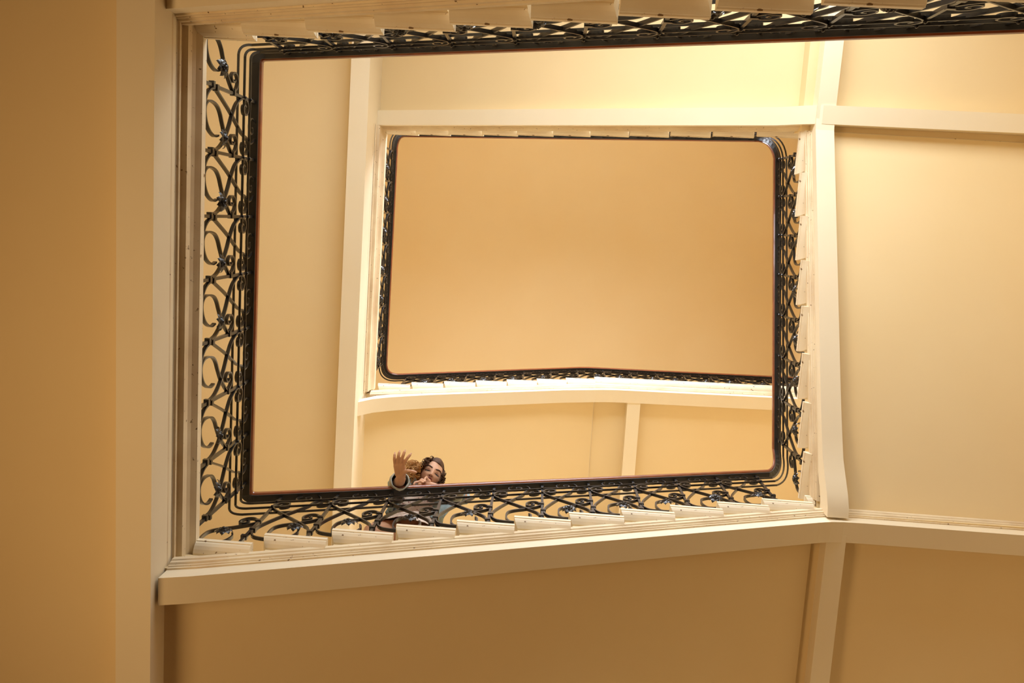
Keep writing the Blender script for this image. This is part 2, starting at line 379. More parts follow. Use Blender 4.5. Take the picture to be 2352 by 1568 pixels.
def rosette(kind=0):
    """a cast flower: two rows of petals and a ball, facing -y, centre at the origin"""
    mb = MB()
    for row, (n, r, wd, lift, ph) in enumerate(((8, .046, .0155, .004, 0), (8, .029, .010, .011, .39))):
        for i in range(n):
            a = ph + i * 2 * math.pi / n; c, s_ = math.cos(a), math.sin(a)
            rr = r * (1 + .12 * math.sin(i * 2.3 + kind))
            st = [(.006, .3, 0), (.35 * rr, .8, .005), (.68 * rr, 1, .006), (.9 * rr, .6, .001), (rr, .08, -.005)]
            rings = []
            for d, k, up_ in st:
                h = wd * k
                rings.append([(c * d - s_ * x_, -(lift + up_ + dy), s_ * d + c * x_) for x_, dy in ((-h, 0), (0, .0045 * k + .001), (h, 0), (0, -.004))])
            mb.loft(rings)
    # ball
    rings = []
    for i in range(1, 6):
        t = math.pi * i / 6
        rings.append([(.011 * math.sin(t) * math.cos(b * math.pi / 4), -.019 - .010 * math.cos(t), .011 * math.sin(t) * math.sin(b * math.pi / 4)) for b in range(8)])
    mb.loft(rings)
    for i in range(8):      # beads round the ball
        a = i * math.pi / 4; x0, z0 = .018 * math.cos(a), .018 * math.sin(a)
        mb.loft([[(x0 + q * .0042 * math.cos(b * math.pi / 3), -.015 - yy, z0 + q * .0042 * math.sin(b * math.pi / 3)) for b in range(6)] for q, yy in ((.9, 0), (1, .003), (.5, .006))])
    return mb
_rm = {}
def put_rosette(run, u, z, wc, parent, kind, tilt=0.):
    name = 'rosette'
    if kind not in _rm:
        o = rosette(kind).build(name, 'iron', None, smooth=True, origin=(0, 0, 0)); _rm[kind] = o.data
    else:
        o = bpy.data.objects.new(name, _rm[kind]); C.objects.link(o)
    # -y of the mesh looks into the well (-w)
    W, A = run.W, run.A
    Rm = Matrix(((A.x, W.x, 0), (A.y, W.y, 0), (0, 0, 1)))
    if (A.x * W.y - A.y * W.x) < 0: pass
    q = Rm.to_4x4()
    if Rm.determinant() < 0:
        q = Matrix(((-A.x, W.x, 0), (-A.y, W.y, 0), (0, 0, 1))).to_4x4()
    e = (q @ Matrix.Rotation(tilt, 4, 'Y') @ Matrix.Rotation(tilt * .4, 4, 'X')).to_euler()
    o.rotation_euler = e; o.parent = parent
    o.location = run.P(u, wc, z) - parent.location
    return o

RAIL = [(-.020, -.032), (.020, -.032), (.020, -.024), (.029, -.018), (.0315, -.004), (.030, .010), (.024, .024), (.010, .033), (-.010, .033), (-.024, .024), (-.030, .010), (-.0315, -.004), (-.029, -.018), (-.020, -.024)]
def sweep3(mb, path, prof):
    """sweep (side, dz) along a free path; side is horizontal, to the left of travel"""
    rings = []
    for i, p in enumerate(path):
        a = path[max(i - 1, 0)]; b = path[min(i + 1, len(path) - 1)]; d = Vector((b.x - a.x, b.y - a.y, 0)).normalized()
        nn = Vector((-d.y, d.x, 0))
        rings.append([p + nn * s_ + Vector((0, 0, dz)) for s_, dz in prof])
    mb.loft(rings)
def corner(pa, pc, pb, n=8):
    out = []
    for i in range(1, n):
        t = i / n; out.append(pa * (1 - t) ** 2 + pc * 2 * t * (1 - t) + pb * t * t)
    return out

def balustrade(key, label, bars, rz, wc, u0, u1, landing_from=None, flat=False, nxt=None, detail=True, skip=(), first_partial=None, footz=None, flowers=True):
    """rz(u): height of the widest line of the handrail"""
    run = RUN[key]; nos = NOS[key]
    T = thing('balustrade', label, 'railing', run.P(bars[0], wc, nos(bars[0])), 'wrought iron balustrades round the well')
    base = lambda u: nos(u) - .0
    def H(u, h, us=None):        # design height -> z at u
        uu = u; f = (rz(uu) - .03 - nos(uu)) / .84
        return nos(uu) + (h - .042) * f
    # handrail: wooden rail with a flat iron underneath, bent round the corner into the next side
    path = [run.P(u, wc, rz(u)) for u in u0_path(u0, u1, landing_from)]
    if nxt:
        r2 = RUN[nxt[0]]; w2, ub, z2 = nxt[1], nxt[2], nxt[3]
        pa = path[-1]; pb = r2.P(ub, w2, z2)
        # corner point: meeting of the two centre lines
        d1 = run.A; pc = pa + d1 * ((pb - pa).dot(d1)); pc.z = (pa.z + pb.z) / 2
        path = path + corner(pa, pc, pb) + [pb]
    mb = MB(); sweep3(mb, path, RAIL); mb.build('handrail', 'wood', T, smooth=True)
    mb = MB(); sweep3(mb, [p - Vector((0, 0, .036)) for p in path], [(-.023, -.005), (.023, -.005), (.023, .004), (-.023, .004)]); mb.build('iron_flat', 'iron_flat', T)
    # three level bars under the rail (same bend), the lowest set behind
    for h, dw, th in ((.783, -.006, .006), (.695, -.006, .006), (.632, .006, .005)):
        pp = []
        for u in u0_path(u0, u1, landing_from): pp.append(run.P(u, wc + dw, H(u, h)))
        if nxt:
            fz = (nxt[3] - .03 - NOS[nxt[0]](nxt[2])) / .84
            pb = RUN[nxt[0]].P(nxt[2], nxt[1] + dw, NOS[nxt[0]](nxt[2]) + (h - .042) * fz)
            pa = pp[-1]; pc = pa + run.A * ((pb - pa).dot(run.A)); pc.z = (pa.z + pb.z) / 2
            pp = pp + corner(pa, pc, pb) + [pb]
        mb = MB(); sweep3(mb, pp, [(-.006, -th / 2), (.006, -th / 2), (.006, th / 2), (-.006, th / 2)]); mb.build('level_bar', 'iron', T)
    cur = CURL if flat else CUR
    hs = (.265, .315, .548) if flat else (.25, .355, .478)
    # balusters
    for u in bars:
        zf = footz(u) if footz else nos(u)
        mb = MB(); a = .0075; z1 = rz(u) - .034
        mb.hexa([run.P(u - a, wc - a, zf), run.P(u + a, wc - a, zf), run.P(u + a, wc + a, zf), run.P(u - a, wc + a, zf),
                 run.P(u - a, wc - a, z1), run.P(u + a, wc - a, z1), run.P(u + a, wc + a, z1), run.P(u - a, wc + a, z1)])
        bo = mb.build('baluster', 'iron', T)
        if detail:
            for j, h in enumerate(hs):
                mb = MB(); z = H(u, h); hh = .011; x0, x1 = ((-.019, .0105), (-.0105, .021), (-.021, .0105))[j]
                mb.hexa([run.P(u + x0, wc - .0125, z - hh), run.P(u + x1, wc - .0125, z - hh), run.P(u + x1, wc + .0125, z - hh), run.P(u + x0, wc + .0125, z - hh),
                         run.P(u + x0, wc - .0125, z + hh), run.P(u + x1, wc - .0125, z + hh), run.P(u + x1, wc + .0125, z + hh), run.P(u + x0, wc + .0125, z + hh)])
                mb.build('collar', 'iron', bo)
            for hh_ in (.783, .695):      # pin heads where the level bars cross
                mb = MB(); z = H(u, hh_); mb.loft([[run.P(u + q * .008 * math.cos(b * math.pi / 3), wc - .010 - d, z + q * .008 * math.sin(b * math.pi / 3)) for b in range(6)] for q, d in ((1, 0), (1, .005), (.5, .009))])
                mb.build('rivet', 'iron', bo)
    # scrollwork bays
    D = .297
    bays = [(bars[i], bars[i + 1] - bars[i], None) for i in range(len(bars) - 1)]
    if first_partial: bays = [(bars[0] - D, D, first_partial)] + bays
    for i, (ub, g, only) in enumerate(bays):
        if i in skip: continue
        nb = 5 if detail else 3
        groups = (('cross_scroll', ('diag1', 'diag2')), ('volute', ('C', 'small', 'foot')), ('crest_scroll', ('top',))) if detail else (('scrollwork', ('diag1', 'diag2', 'C', 'small', 'foot', 'top')),)
        for nm, cs in groups:
            mb = MB(); used = False
            for c in cs:
                if only and c not in only: continue
                used = True
                pts = [(ub + x * g / D, H(ub + x * g / D, y)) for x, y in cur[c]]
                w_c = wc + {'diag1': -.003, 'diag2': .003, 'C': 0, 'small': 0, 'foot': 0, 'top': -.004}[c]
                ribbon(mb, run, pts, w_c, wid=.010 if c == 'top' else .018, th=.0065 if c == 'top' else .0085, n=nb)
            if used: mb.build(nm, 'iron', T, smooth=True)
        if flowers and (i % 9 != 5):
            fx, fy = (.205, .385) if flat else (.18, .325)
            jx, jy = random.uniform(-.03, .03), random.uniform(-.03, .015)
            fu = ub + (fx + jx) * g / D
            put_rosette(run, fu, H(fu, fy + jy), wc - .012, T, i % 3, random.uniform(-.6, .6))
    return T
def u0_path(u0, u1, lf):
    us = [u0 + (u1 - u0) * i / 8 for i in range(9)]
    if lf: us = sorted(set(us + [lf - .05, lf, lf + .05]))
    return us
def lin(ua, za, ub, zb): return lambda u: za + (zb - za) * (u - ua) / (ub - ua)
rB1 = lin(-1.508, 4.742, 1.65, 6.006); rR1 = lin(-1.59, 6.29, .535, 7.153); rT2 = lambda u: 8.175 + .375 * u
rT1 = lambda u: 4.05 + .438 * u; rL1 = lambda u: 4.705; rL2 = lambda u: 8.632
rB2 = lambda u: 8.66 + .51 * (u + 1.42) if u < .50 else (9.672 if u > .62 else 9.64 + .033 * (u - .50) / .12)
def tread_top(us, zs, below):
    def f(u):
        z = below
        for a, b in sorted(zip(us, zs)):
            if u > a: z = b
        return z
    return f
fB1 = tread_top([-1.243 + .297 * i for i in range(11)], [Z1 + R * (i + 1) for i in range(11)], Z1)
fR1 = tread_top([-1.6465 + .2963 * i for i in range(9)], [Z1 + R * (12 + i) for i in range(9)], Q1)
fT2 = tread_top([1.1516 - .2975 * i for i in range(11, -1, -1)], [Z2 - R * i for i in range(11, -1, -1)], Q2)
fT1 = tread_top([1.2845 - .3 * i for i in range(11, -1, -1)], [Z1 - R * i for i in range(11, -1, -1)], Q0)
fB2 = tread_top([-1.4554 + .2975 * i for i in range(8)], [Z2 + R * (i + 1) for i in range(8)], Z2)
CF = ('C', 'small')
balustrade('T1', 'nearest iron balustrade, steeply foreshortened along the top edge with a red-brown rail', [1.37 - .2985 * i for i in range(11, -1, -1)],
           rT1, .088, -1.93, 1.515, nxt=('L1', .056, -.73, rL1(0)), footz=fT1)
balustrade('L1', 'large iron scroll balustrade with flower rosettes down the left landing', [-.527 + .2995 * i for i in range(7)] + [1.555],
           rL1, .056, -.73, 1.625, flat=True, nxt=('B1', .088, -1.52, rB1(-1.52)), first_partial=CF, footz=lambda u: Z1)
balustrade('B1', 'iron scroll balustrade the woman leans over, climbing along the bottom of the well', [-1.393 + .2985 * i for i in range(11)],
           rB1, .088, -1.52, 1.70, nxt=('R1', .088, -1.56, rR1(-1.56)), footz=fB1, first_partial=('C', 'small', 'foot'))
balustrade('R1', 'iron scroll balustrade climbing the right side of the well beside notched tread ends', [-1.484 + .2965 * i for i in range(8)],
           rR1, .088, -1.56, .60, nxt=('T2', .085, -1.72, rT2(-1.72)), footz=fR1, first_partial=CF)
balustrade('T2', 'iron balustrade of the upper back flight, mostly hidden behind its treads', [-1.67 + .2975 * i for i in range(11)],
           rT2, .085, -1.72, 1.40, nxt=('L2', .056, -.62, rL2(0)), detail=False, footz=fT2)
balustrade('L2', 'thin-looking iron balustrade on the far left landing of the inner opening', [-.58 + .2985 * i for i in range(8)],
           rL2, .056, -.62, 1.52, flat=True, nxt=('B2', .056, -1.38, rB2(-1.38)), detail=False, footz=lambda u: Z2)
balustrade('B2', 'small topmost iron balustrade bending level along the uppermost landing', [-1.277 + .2925 * i for i in range(16)],
           rB2, .056, -1.38, XR - .01, landing_from=.56, detail=False, footz=fB2)
#PERSON
# ------------------------------------------------------------------ the woman leaning over the rail
MT.update({
 'skin': mat('warm_skin', (.66, .36, .215), .5, spec=.35, sss=.08),
 'lip': mat('rose_lips', (.36, .085, .065), .4), 'brow': mat('dark_brown_brow', (.045, .018, .010), .8),
 'lash': mat('dark_lashes', (.02, .010, .008), .6), 'eyewhite': mat('eye_white', (.6, .5, .42), .3),
 'shadow_lid': mat('brown_eye_makeup', (.34, .14, .075), .6), 'nail': mat('pale_nail', (.85, .58, .46), .3),
 'hair': mat('dark_brown_hair', (.060, .026, .012), .7, spec=.2, noise=(60, .8, (.15, .07, .028))),
 'blond': mat('golden_blond_hair', (.42, .20, .055), .6, spec=.25, noise=(50, .8, (.60, .33, .11))),
 'denim': mat('washed_blue_denim', (.36, .43, .42), .8, noise=(22, .7, (.22, .29, .31)), bump=(120, .15)),
 'denim_in': mat('faded_denim_lining', (.50, .50, .43), .85, noise=(30, .6, (.40, .41, .36))),
 'dress': mat('cream_floral_cotton', (.84, .68, .56), .8, noise=(8, .4, (.80, .60, .48)), speck=(62, .60, (.30, .10, .07))),
 'shoe': mat('white_canvas_shoe', (.75, .7, .62), .7), 'ink': mat('tattoo_ink', (.10, .06, .05), .6)})
V = Vector
def ringcap(mb, pts, rads, n=12, flat=1.0, side=None, caps=True):
    """round tapered limb with rounded ends"""
    P = [V(p) for p in pts]; rings = []
    def frame(i):
        a = P[max(i - 1, 0)]; b = P[min(i + 1, len(P) - 1)]; d = (b - a).normalized()
        s_ = V(side) if side else (V((0, 0, 1)) if abs(d.z) < .9 else V((1, 0, 0)))
        x = d.cross(s_).normalized(); y = x.cross(d).normalized(); return d, x, y
    def ring(c, r, i):
        d, x, y = frame(i)
        return [c + x * (r * math.cos(2 * math.pi * k / n)) + y * (r * flat * math.sin(2 * math.pi * k / n)) for k in range(n)]
    d0 = frame(0)[0]; d1 = frame(len(P) - 1)[0]
    for t in (.97, .75, .4): rings.append(ring(P[0] - d0 * rads[0] * math.sin(t * math.pi / 2) * .95, rads[0] * math.cos(t * math.pi / 2), 0))
    for i, p in enumerate(P): rings.append(ring(p, rads[i], i))
    for t in (.4, .75, .97): rings.append(ring(P[-1] + d1 * rads[-1] * math.sin(t * math.pi / 2) * .95, rads[-1] * math.cos(t * math.pi / 2), len(P) - 1))
    mb.loft(rings, caps=True)

WOMAN = thing('person', 'woman in denim jacket and floral dress leaning over the handrail, one open hand reaching down', 'person', (-.70, 1.95, Z1 + 2 * R))
# head frame: x_ towards her left ear, y_ to the back of the head, z_ to the crown
HC = V((-.6269, 1.6789, 5.396))
vv = V((.112, -.288, -.951)).normalized()                    # towards where she looks down
pr = V(M[0]); pr = (pr - vv * pr.dot(vv)).normalized(); pd = pr.cross(vv) * -1
if pd.y < 0: pd = -pd
dn = (vv * .45 + (pr * -.45 + pd * .89) * .893).normalized()  # crown to chin
ex = (pr * .89 + pd * .45); ex = (ex - dn * ex.dot(dn)).normalized()
zh = -dn; yh = zh.cross(ex).normalized()
def HP(x, y, z): return HC + ex * x + yh * y + zh * (z * (.67 if z < 0 else 1.16))
def gs(x, z, cx, cz, sx, sz): return math.exp(-((x - cx) / sx) ** 2 - ((z - cz) / sz) ** 2)
def face_y(x, z):
    """front surface of the face (negative = forward)"""
    q = max(0., 1 - (x / .072) ** 2 - (z / .112) ** 2); y = -.088 * q ** .42
    ax = abs(x)
    f = .004 * gs(ax, z, .03, .034, .022, .009) - .010 * gs(ax, z, .031, .008, .015, .011) + .006 * gs(ax, z, .040, -.026, .018, .02)
    k = min(1, max(0, (.022 - z) / .058))
    if z > -.046: f += (.006 + .020 * k) * math.exp(-(x / (.0085 + .004 * k)) ** 2) * min(1, (z + .046) / .010) * (1 if z < .022 else max(0, 1 - (z - .022) / .02))
    f += .009 * gs(ax, z, .012, -.036, .006, .007)
    f += .006 * gs(x, z, 0, -.062, .022, .010) - .004 * gs(x, z, 0, -.079, .018, .006) + .010 * gs(x, z, 0, -.094, .018, .012)
    return y - f
body = MB()
# head shell
rings = []
NR, NC = 60, 72
for i in range(NR + 1):
    z = .112 * math.cos(math.pi * (i + .02) / (NR + .04)); zz = max(0., 1 - (z / .112) ** 2) ** .5
    jaw = 1 - .30 * max(0, (-z - .015) / .097) ** 1.3
    r = []
    for k in range(NC):
        a = 2 * math.pi * k / NC; x = .072 * jaw * zz * math.sin(a); cy = math.cos(a)
        if cy > 0:
            y = face_y(x / max(jaw, .5) * .98 if zz > .05 else 0, z)
            full = .088 * zz * cy; y = -(full * .25 + (-y) * .75 * min(1, cy * 2.2)) if zz > .02 else 0
        else:
            y = -.098 * zz * cy * (1 - .35 * max(0, -z / .112))
        r.append(HP(x, y, z))
    rings.append(r)
body.loft(rings)
for s_ in (-1, 1):      # ears
    ringcap(body, [HP(s_ * .070, .006, .018), HP(s_ * .077, .012, .006), HP(s_ * .076, .010, -.012), HP(s_ * .069, .004, -.026)], [.007, .010, .008, .006], flat=.6)
neck = V((-.650, 1.725, 5.335))
ringcap(body, [HP(0, .035, -.03), HP(0, .045, -.085).lerp(neck, .5), neck + V((0, .02, -.02))], [.052, .050, .058])
# torso: stacked ovals along the bent spine
def oval(mb, st, n=20):
    rings = []
    for c, rx, ry, tilt in st:
        c = V(c); A = V((1, 0, .06)).normalized(); B = V((0, math.cos(tilt), math.sin(tilt)))
        rings.append([c + A * (rx * math.cos(2 * math.pi * k / n)) + B * (ry * math.sin(2 * math.pi * k / n)) for k in range(n)])
    mb.loft(rings)
SP = [((-.69, 1.90, 4.86), .10, .07, 0), ((-.69, 1.90, 4.93), .155, .10, 0), ((-.685, 1.895, 5.02), .15, .10, .1), ((-.68, 1.885, 5.10), .120, .085, .3),
      ((-.67, 1.835, 5.17), .130, .090, .6), ((-.66, 1.785, 5.235), .150, .090, .8), ((-.655, 1.745, 5.285), .150, .070, .9), ((-.652, 1.730, 5.32), .09, .05, .9)]
oval(body, SP)
shR, shL = V((-.782, 1.710, 5.275)), V((-.525, 1.755, 5.300))
elR, wrR = V((-.795, 1.655, 5.135)), V((-.745, 1.566, 4.972))
elL, wrL = V((-.400, 1.745, 5.262)), V((-.597, 1.654, 5.166))
ringcap(body, [shR, shR.lerp(elR, .5), elR, elR.lerp(wrR, .45), wrR, V((-.747, 1.545, 4.955))], [.052, .042, .036, .036, .0265, .026], n=16)
ringcap(body, [shL, shL.lerp(elL, .5), elL, elL.lerp(wrL, .35), wrL, wrL.lerp(V((-.625, 1.640, 5.162)), .6)], [.052, .042, .036, .032, .0215, .021], n=16)
# reaching right hand, palm down to the hall
for a, b, r in ((V((-.765, 1.535, 4.955)), V((-.778, 1.476, 4.938)), .0145), (V((-.755, 1.545, 4.958)), V((-.762, 1.468, 4.935)), .0155),
                (V((-.742, 1.545, 4.958)), V((-.745, 1.467, 4.935)), .0155), (V((-.732, 1.54, 4.955)), V((-.731, 1.478, 4.938)), .0145)):
    ringcap(body, [a, a.lerp(b, .5), b], [.0165, r, r * .88])
FR = [[(-.781, 1.468, 4.937), (-.784, 1.436, 4.925), (-.784, 1.421, 4.925), (-.784, 1.407, 4.93)], [(-.763, 1.458, 4.934), (-.761, 1.422, 4.917), (-.758, 1.406, 4.915), (-.756, 1.390, 4.92)],
      [(-.745, 1.456, 4.934), (-.736, 1.420, 4.917), (-.730, 1.401, 4.915), (-.725, 1.385, 4.92)], [(-.729, 1.468, 4.937), (-.714, 1.434, 4.925), (-.704, 1.417, 4.925), (-.693, 1.403, 4.93)]]
for i, f in enumerate(FR):
    r = (.0088, .0096, .0098, .0096)[i]; ringcap(body, f, [r * 1.06, r, r * .97, r * .86], n=12)
ringcap(body, [(-.742, 1.535, 4.95), (-.722, 1.512, 4.938), (-.705, 1.500, 4.928), (-.678, 1.500, 4.925), (-.655, 1.506, 4.93)], [.016, .014, .0105, .0095, .008], n=10)
# left hand resting on the rail, fingers curled over its edge
for a, b in ((V((-.605, 1.630, 5.168)), V((-.640, 1.630, 5.160))), (V((-.608, 1.640, 5.168)), V((-.642, 1.638, 5.160))), (V((-.610, 1.650, 5.168)), V((-.648, 1.626, 5.165)))):
    ringcap(body, [a, b], [.015, .013])
FL = [[(-.648, 1.628, 5.16), (-.668, 1.634, 5.15), (-.685, 1.634, 5.135), (-.689, 1.642, 5.122)], [(-.642, 1.633, 5.16), (-.659, 1.640, 5.15), (-.658, 1.640, 5.125), (-.645, 1.634, 5.108)],
      [(-.635, 1.633, 5.16), (-.648, 1.630, 5.148), (-.645, 1.622, 5.125), (-.632, 1.620, 5.105)], [(-.626, 1.628, 5.16), (-.636, 1.622, 5.148), (-.634, 1.616, 5.13), (-.620, 1.616, 5.112)]]
for i, f in enumerate(FL):
    r = (.0085, .0088, .0086, .0078)[i]; ringcap(body, f, [r * 1.1, r, r * .92, r * .78], n=10)
ringcap(body, [(-.604, 1.634, 5.166), (-.622, 1.604, 5.165), (-.628, 1.610, 5.145), (-.622, 1.618, 5.132)], [.013, .0105, .0092, .0078], n=10)
# legs
hR, hL = V((-.765, 1.895, 4.93)), V((-.615, 1.90, 4.94))
kR, aR = V((-.845, 1.785, 4.645)), V((-.835, 1.98, 4.205)); kL, aL = V((-.585, 1.835, 4.69)), V((-.585, 1.99, 4.335))
ringcap(body, [hR, hR.lerp(kR, .5), kR, kR.lerp(aR, .35), aR], [.088, .078, .054, .054, .036], n=18)
ringcap(body, [hL, hL.lerp(kL, .5), kL, kL.lerp(aL, .35), aL], [.088, .078, .054, .054, .036], n=18)
for a in (aR, aL): ringcap(body, [a + V((0, .02, -.035)), a + V((.0, -.05, -.052)), a + V((0, -.12, -.062))], [.034, .03, .022], flat=.9)
tmp = body.build('tmp_body', 'skin', None, origin=(0, 0, 0))
rm = tmp.modifiers.new('r', 'REMESH'); rm.mode = 'VOXEL'; rm.voxel_size = .0030; rm.adaptivity = 0
sm = tmp.modifiers.new('s', 'SMOOTH'); sm.factor = .5; sm.iterations = 2
dg = bpy.context.evaluated_depsgraph_get(); bm_ = bpy.data.meshes.new_from_object(tmp.evaluated_get(dg)); bm_.name = 'body'
bpy.data.objects.remove(tmp, do_unlink=True)
bm_.shade_smooth()
bo = bpy.data.objects.new('body', bm_); C.objects.link(bo); bo.parent = WOMAN; bo.location = -WOMAN.location
if not bm_.materials: bm_.materials.append(MT['skin'])

# face details
for s_ in (-1, 1):
    x0 = s_ * .031
    mb = MB(); rings = []
    for t in range(7):      # upper lid with make-up, an arch over the eye
        f = t / 6; rings.append([HP(x0 + s_ * d, face_y(x0 + s_ * d, .003 + f * .012 * (1 - (d / .019) ** 2)) - .0018 - .0032 * math.exp(-(d / .011) ** 2) * (1 - f * .7), .0028 + (f * .0125) * max(0, 1 - (d / .0195) ** 2) + .002 * math.cos(d * 90)) for d in (-.018, -.014, -.009, -.004, .001, .006, .011, .015, .018)])
    mb.loft(rings, caps=False, closed=False); mb.build('eyelid', 'shadow_lid', bo, smooth=True)
    mb = MB(); c = HP(x0, face_y(x0, .003) + .0045, .0015)
    for m_, nm, rr, oy in (('eyewhite', 'eye', .0115, 0.),):
        rings = []
        for i in range(1, 10):
            t = math.pi * i / 10; rings.append([c + ex * (rr * 1.15 * math.sin(t) * math.cos(k * math.pi / 6)) + zh * (rr * .62 * math.sin(t) * math.sin(k * math.pi / 6)) + yh * (rr * .85 * math.cos(t)) for k in range(12)])
        mb.loft(rings)
    eo = mb.build('eye', 'eyewhite', bo, smooth=True)
    mb = MB(); ci = c - yh * .0092 - zh * .0015
    mb.loft([[ci + ex * (q * .0058 * math.cos(k * math.pi / 6)) + zh * (q * .0050 * math.sin(k * math.pi / 6)) - yh * d for k in range(12)] for q, d in ((1, -.002), (1, .0006), (.6, .0014), (.05, .0016))])
    mb.build('iris', 'lash', eo, smooth=True)
    mb = MB(); pts = [HP(x0 + s_ * d, face_y(x0 + s_ * d, z) - .0035 - .003 * math.exp(-(d / .011) ** 2), z) for d, z in ((-.017, .000), (-.010, .0035), (-.002, .0045), (.007, .0035), (.015, .001), (.021, .004))]
    ringcap(mb, pts, [.0009, .0016, .0019, .0022, .0018, .0007], n=6); mb.build('eyelashes', 'lash', bo, smooth=True)
    mb = MB(); pts = [HP(x0 + s_ * d, face_y(x0 + s_ * d, z) - .003, z) for d, z in ((-.014, -.0045), (-.004, -.0062), (.008, -.0052), (.015, -.001))]
    ringcap(mb, pts, [.0006, .0010, .0012, .0008], n=6); mb.build('lower_lashes', 'lash', bo, smooth=True)
    mb = MB(); pts = [HP(x0 + s_ * d, face_y(x0 + s_ * d, z) - .0015, z) for d, z in ((-.017, .026), (-.008, .029), (.002, .0325), (.012, .034), (.022, .030), (.028, .025))]
    ringcap(mb, pts, [.0030, .0036, .0034, .0030, .0022, .0010], n=8); mb.build('eyebrow', 'brow', bo, smooth=True)
    mb = MB(); p = HP(s_ * .0068, face_y(s_ * .0068, -.0425) + .001, -.0432)
    ringcap(mb, [p - ex * .0022, p + ex * .0022], [.0024, .0024], n=8); mb.build('nostril', 'brow', bo, smooth=True)
for nm, z0, h, bow in (('upper_lip', -.0595, .0030, .0012), ('lower_lip', -.0665, .0040, -.0010)):
    mb = MB(); pts = [HP(d, face_y(d, z0) - .0008, z0 + bow * math.cos(d * 190) + (-.0018 if abs(d) > .016 else 0) * (1 if nm == 'lower_lip' else .6)) for d in (-.021, -.014, -.007, 0, .007, .014, .021)]
    ringcap(mb, pts, [.0008, h * .75, h, h * .92, h, h * .75, .0008], n=10); mb.build(nm, 'lip', bo, smooth=True)
mb = MB(); pts = [HP(d, face_y(d, -.0628) - .0036, -.0628 + .0008 * math.cos(d * 250)) for d in (-.020, -.010, 0, .010, .020)]
ringcap(mb, pts, [.0006, .0010, .0011, .0010, .0006], n=6); mb.build('mouth_line', 'brow', bo, smooth=True)
for f in FR:
    p, q = V(f[-1]), V(f[-2]); d = (p - q).normalized(); mb = MB()
    ringcap(mb, [p + d * .001 + V((0, 0, .004)), p + d * .010 + V((0, 0, .0035))], [.0050, .0038], n=8, flat=.45, side=(0, 0, 1)); mb.build('fingernail', 'nail', bo, smooth=True)

# hair: a cap over the skull parted at the side and many wavy locks
rnd = random.Random(11)
mb = MB(); rings = []
for i in range(22):
    t = i / 21; r = []
    for k in range(40):
        a = 2 * math.pi * k / 40; fr = math.cos(a)          # fr=1 front
        low = .062 if fr > 0 else .062 - .135 * (-fr) ** .6  # hair line height
        low = .074 - .010 * math.sin(a) if fr > .55 else (.074 - (.55 - fr) * .13 if fr > 0 else .0025 - .11 * (-fr) ** .7)
        z = .132 - (.132 - low) * t; e = max(0, 1 - (min(z, .1318) / .132) ** 2) ** .5 if z > 0 else 1 - .18 * (z / .124) ** 2
        bulge = 1 + .05 * math.sin(3 * a + 1.3) + .03 * math.sin(7 * a)
        r.append(HP(.083 * e * math.sin(a) * bulge, (-.090 if fr > 0 else -.112) * e * fr * bulge + .004, z))
    rings.append(r)
mb.loft(rings)
hair = mb.build('hair', 'hair', WOMAN, smooth=True)
DOWN = (V((0, -.10, -1)) + vv * .2).normalized()
def lock(start, out, length, amp, fr_, rad, ph, spread=.045):
    pts = []; rs = []; n = 16
    side = out.cross(DOWN).normalized()
    for i in range(n):
        t = i / (n - 1)
        p = start + out * (spread * math.sin(min(t * 2.2, 1.57))) + DOWN * (length * t)
        p += out * (amp * t * math.sin(fr_ * t * 6.28 + ph)) + side * (amp * t * math.cos(fr_ * t * 6.28 + ph))
        pts.append(p); rs.append(rad * (1 - .55 * t) * (.5 + 1.2 * min(1, t * 3)))
    mb = MB(); ringcap(mb, pts, rs, n=7, flat=.6); return mb
def bunch(nm, m_, defs):
    mb = MB()
    for d in defs:
        q = lock(*d); n = len(mb.v); mb.v += q.v; mb.f += [[i + n for i in f] for f in q.f]
    return mb.build(nm, m_, hair, smooth=True)
def curl_bunch(nm, m_, sgn, nclump, per, zr, ar, ln, amp, spread, rad, n=26):
    """clumps of thin strands that share one wave"""
    for c in range(nclump):
        mb = MB()
        z0, a0 = rnd.uniform(*zr), rnd.uniform(*ar); L0, ph0, f0, sp0 = rnd.uniform(*ln), rnd.uniform(0, 6.28), rnd.uniform(1.1, 1.7), rnd.uniform(*spread)
        out = (ex * sgn + yh * rnd.uniform(-.15, .7) + zh * rnd.uniform(-.25, .15)).normalized(); side = out.cross(DOWN).normalized()
        for q in range(per):
            z = z0 + rnd.uniform(-.012, .012); a = a0 + rnd.uniform(-.15, .15); e = max(.25, 1 - (min(abs(z), .12) / .124) ** 2) ** .5
            st = HP(sgn * .072 * e, -.030 + .08 * a, z); pts = []; rs = []
            L = L0 * rnd.uniform(.85, 1.1); ph = ph0 + rnd.uniform(-.35, .35); am = amp * rnd.uniform(.75, 1.2); o2 = V((rnd.uniform(-.006, .006), rnd.uniform(-.006, .006), 0))
            for i in range(n):
                t = i / (n - 1)
                p = st + out * (sp0 * math.sin(min(t * 2.4, 1.57))) + DOWN * (L * t) + o2 * t * 2
                p += out * (am * min(1, t * 2) * math.sin(f0 * t * 6.28 + ph)) + side * (am * min(1, t * 2) * math.cos(f0 * t * 6.28 + ph))
                pts.append(p); rs.append(rad * (1 - .7 * t) * (.6 + .4 * min(1, t * 4)))
            k = MB(); ringcap(k, pts, rs, n=5); m0 = len(mb.v); mb.v += k.v; mb.f += [[x + m0 for x in f] for f in k.f]
        mb.build(nm, m_, hair, smooth=True)
curl_bunch('golden_curl', 'blond', -1, 22, 12, (-.07, .07), (-.3, 1.0), (.10, .20), .013, (.02, .085), .0042)
curl_bunch('dark_wave', 'hair', -1, 9, 12, (.03, .11), (-.1, .9), (.05, .11), .008, (.004, .022), .0048)
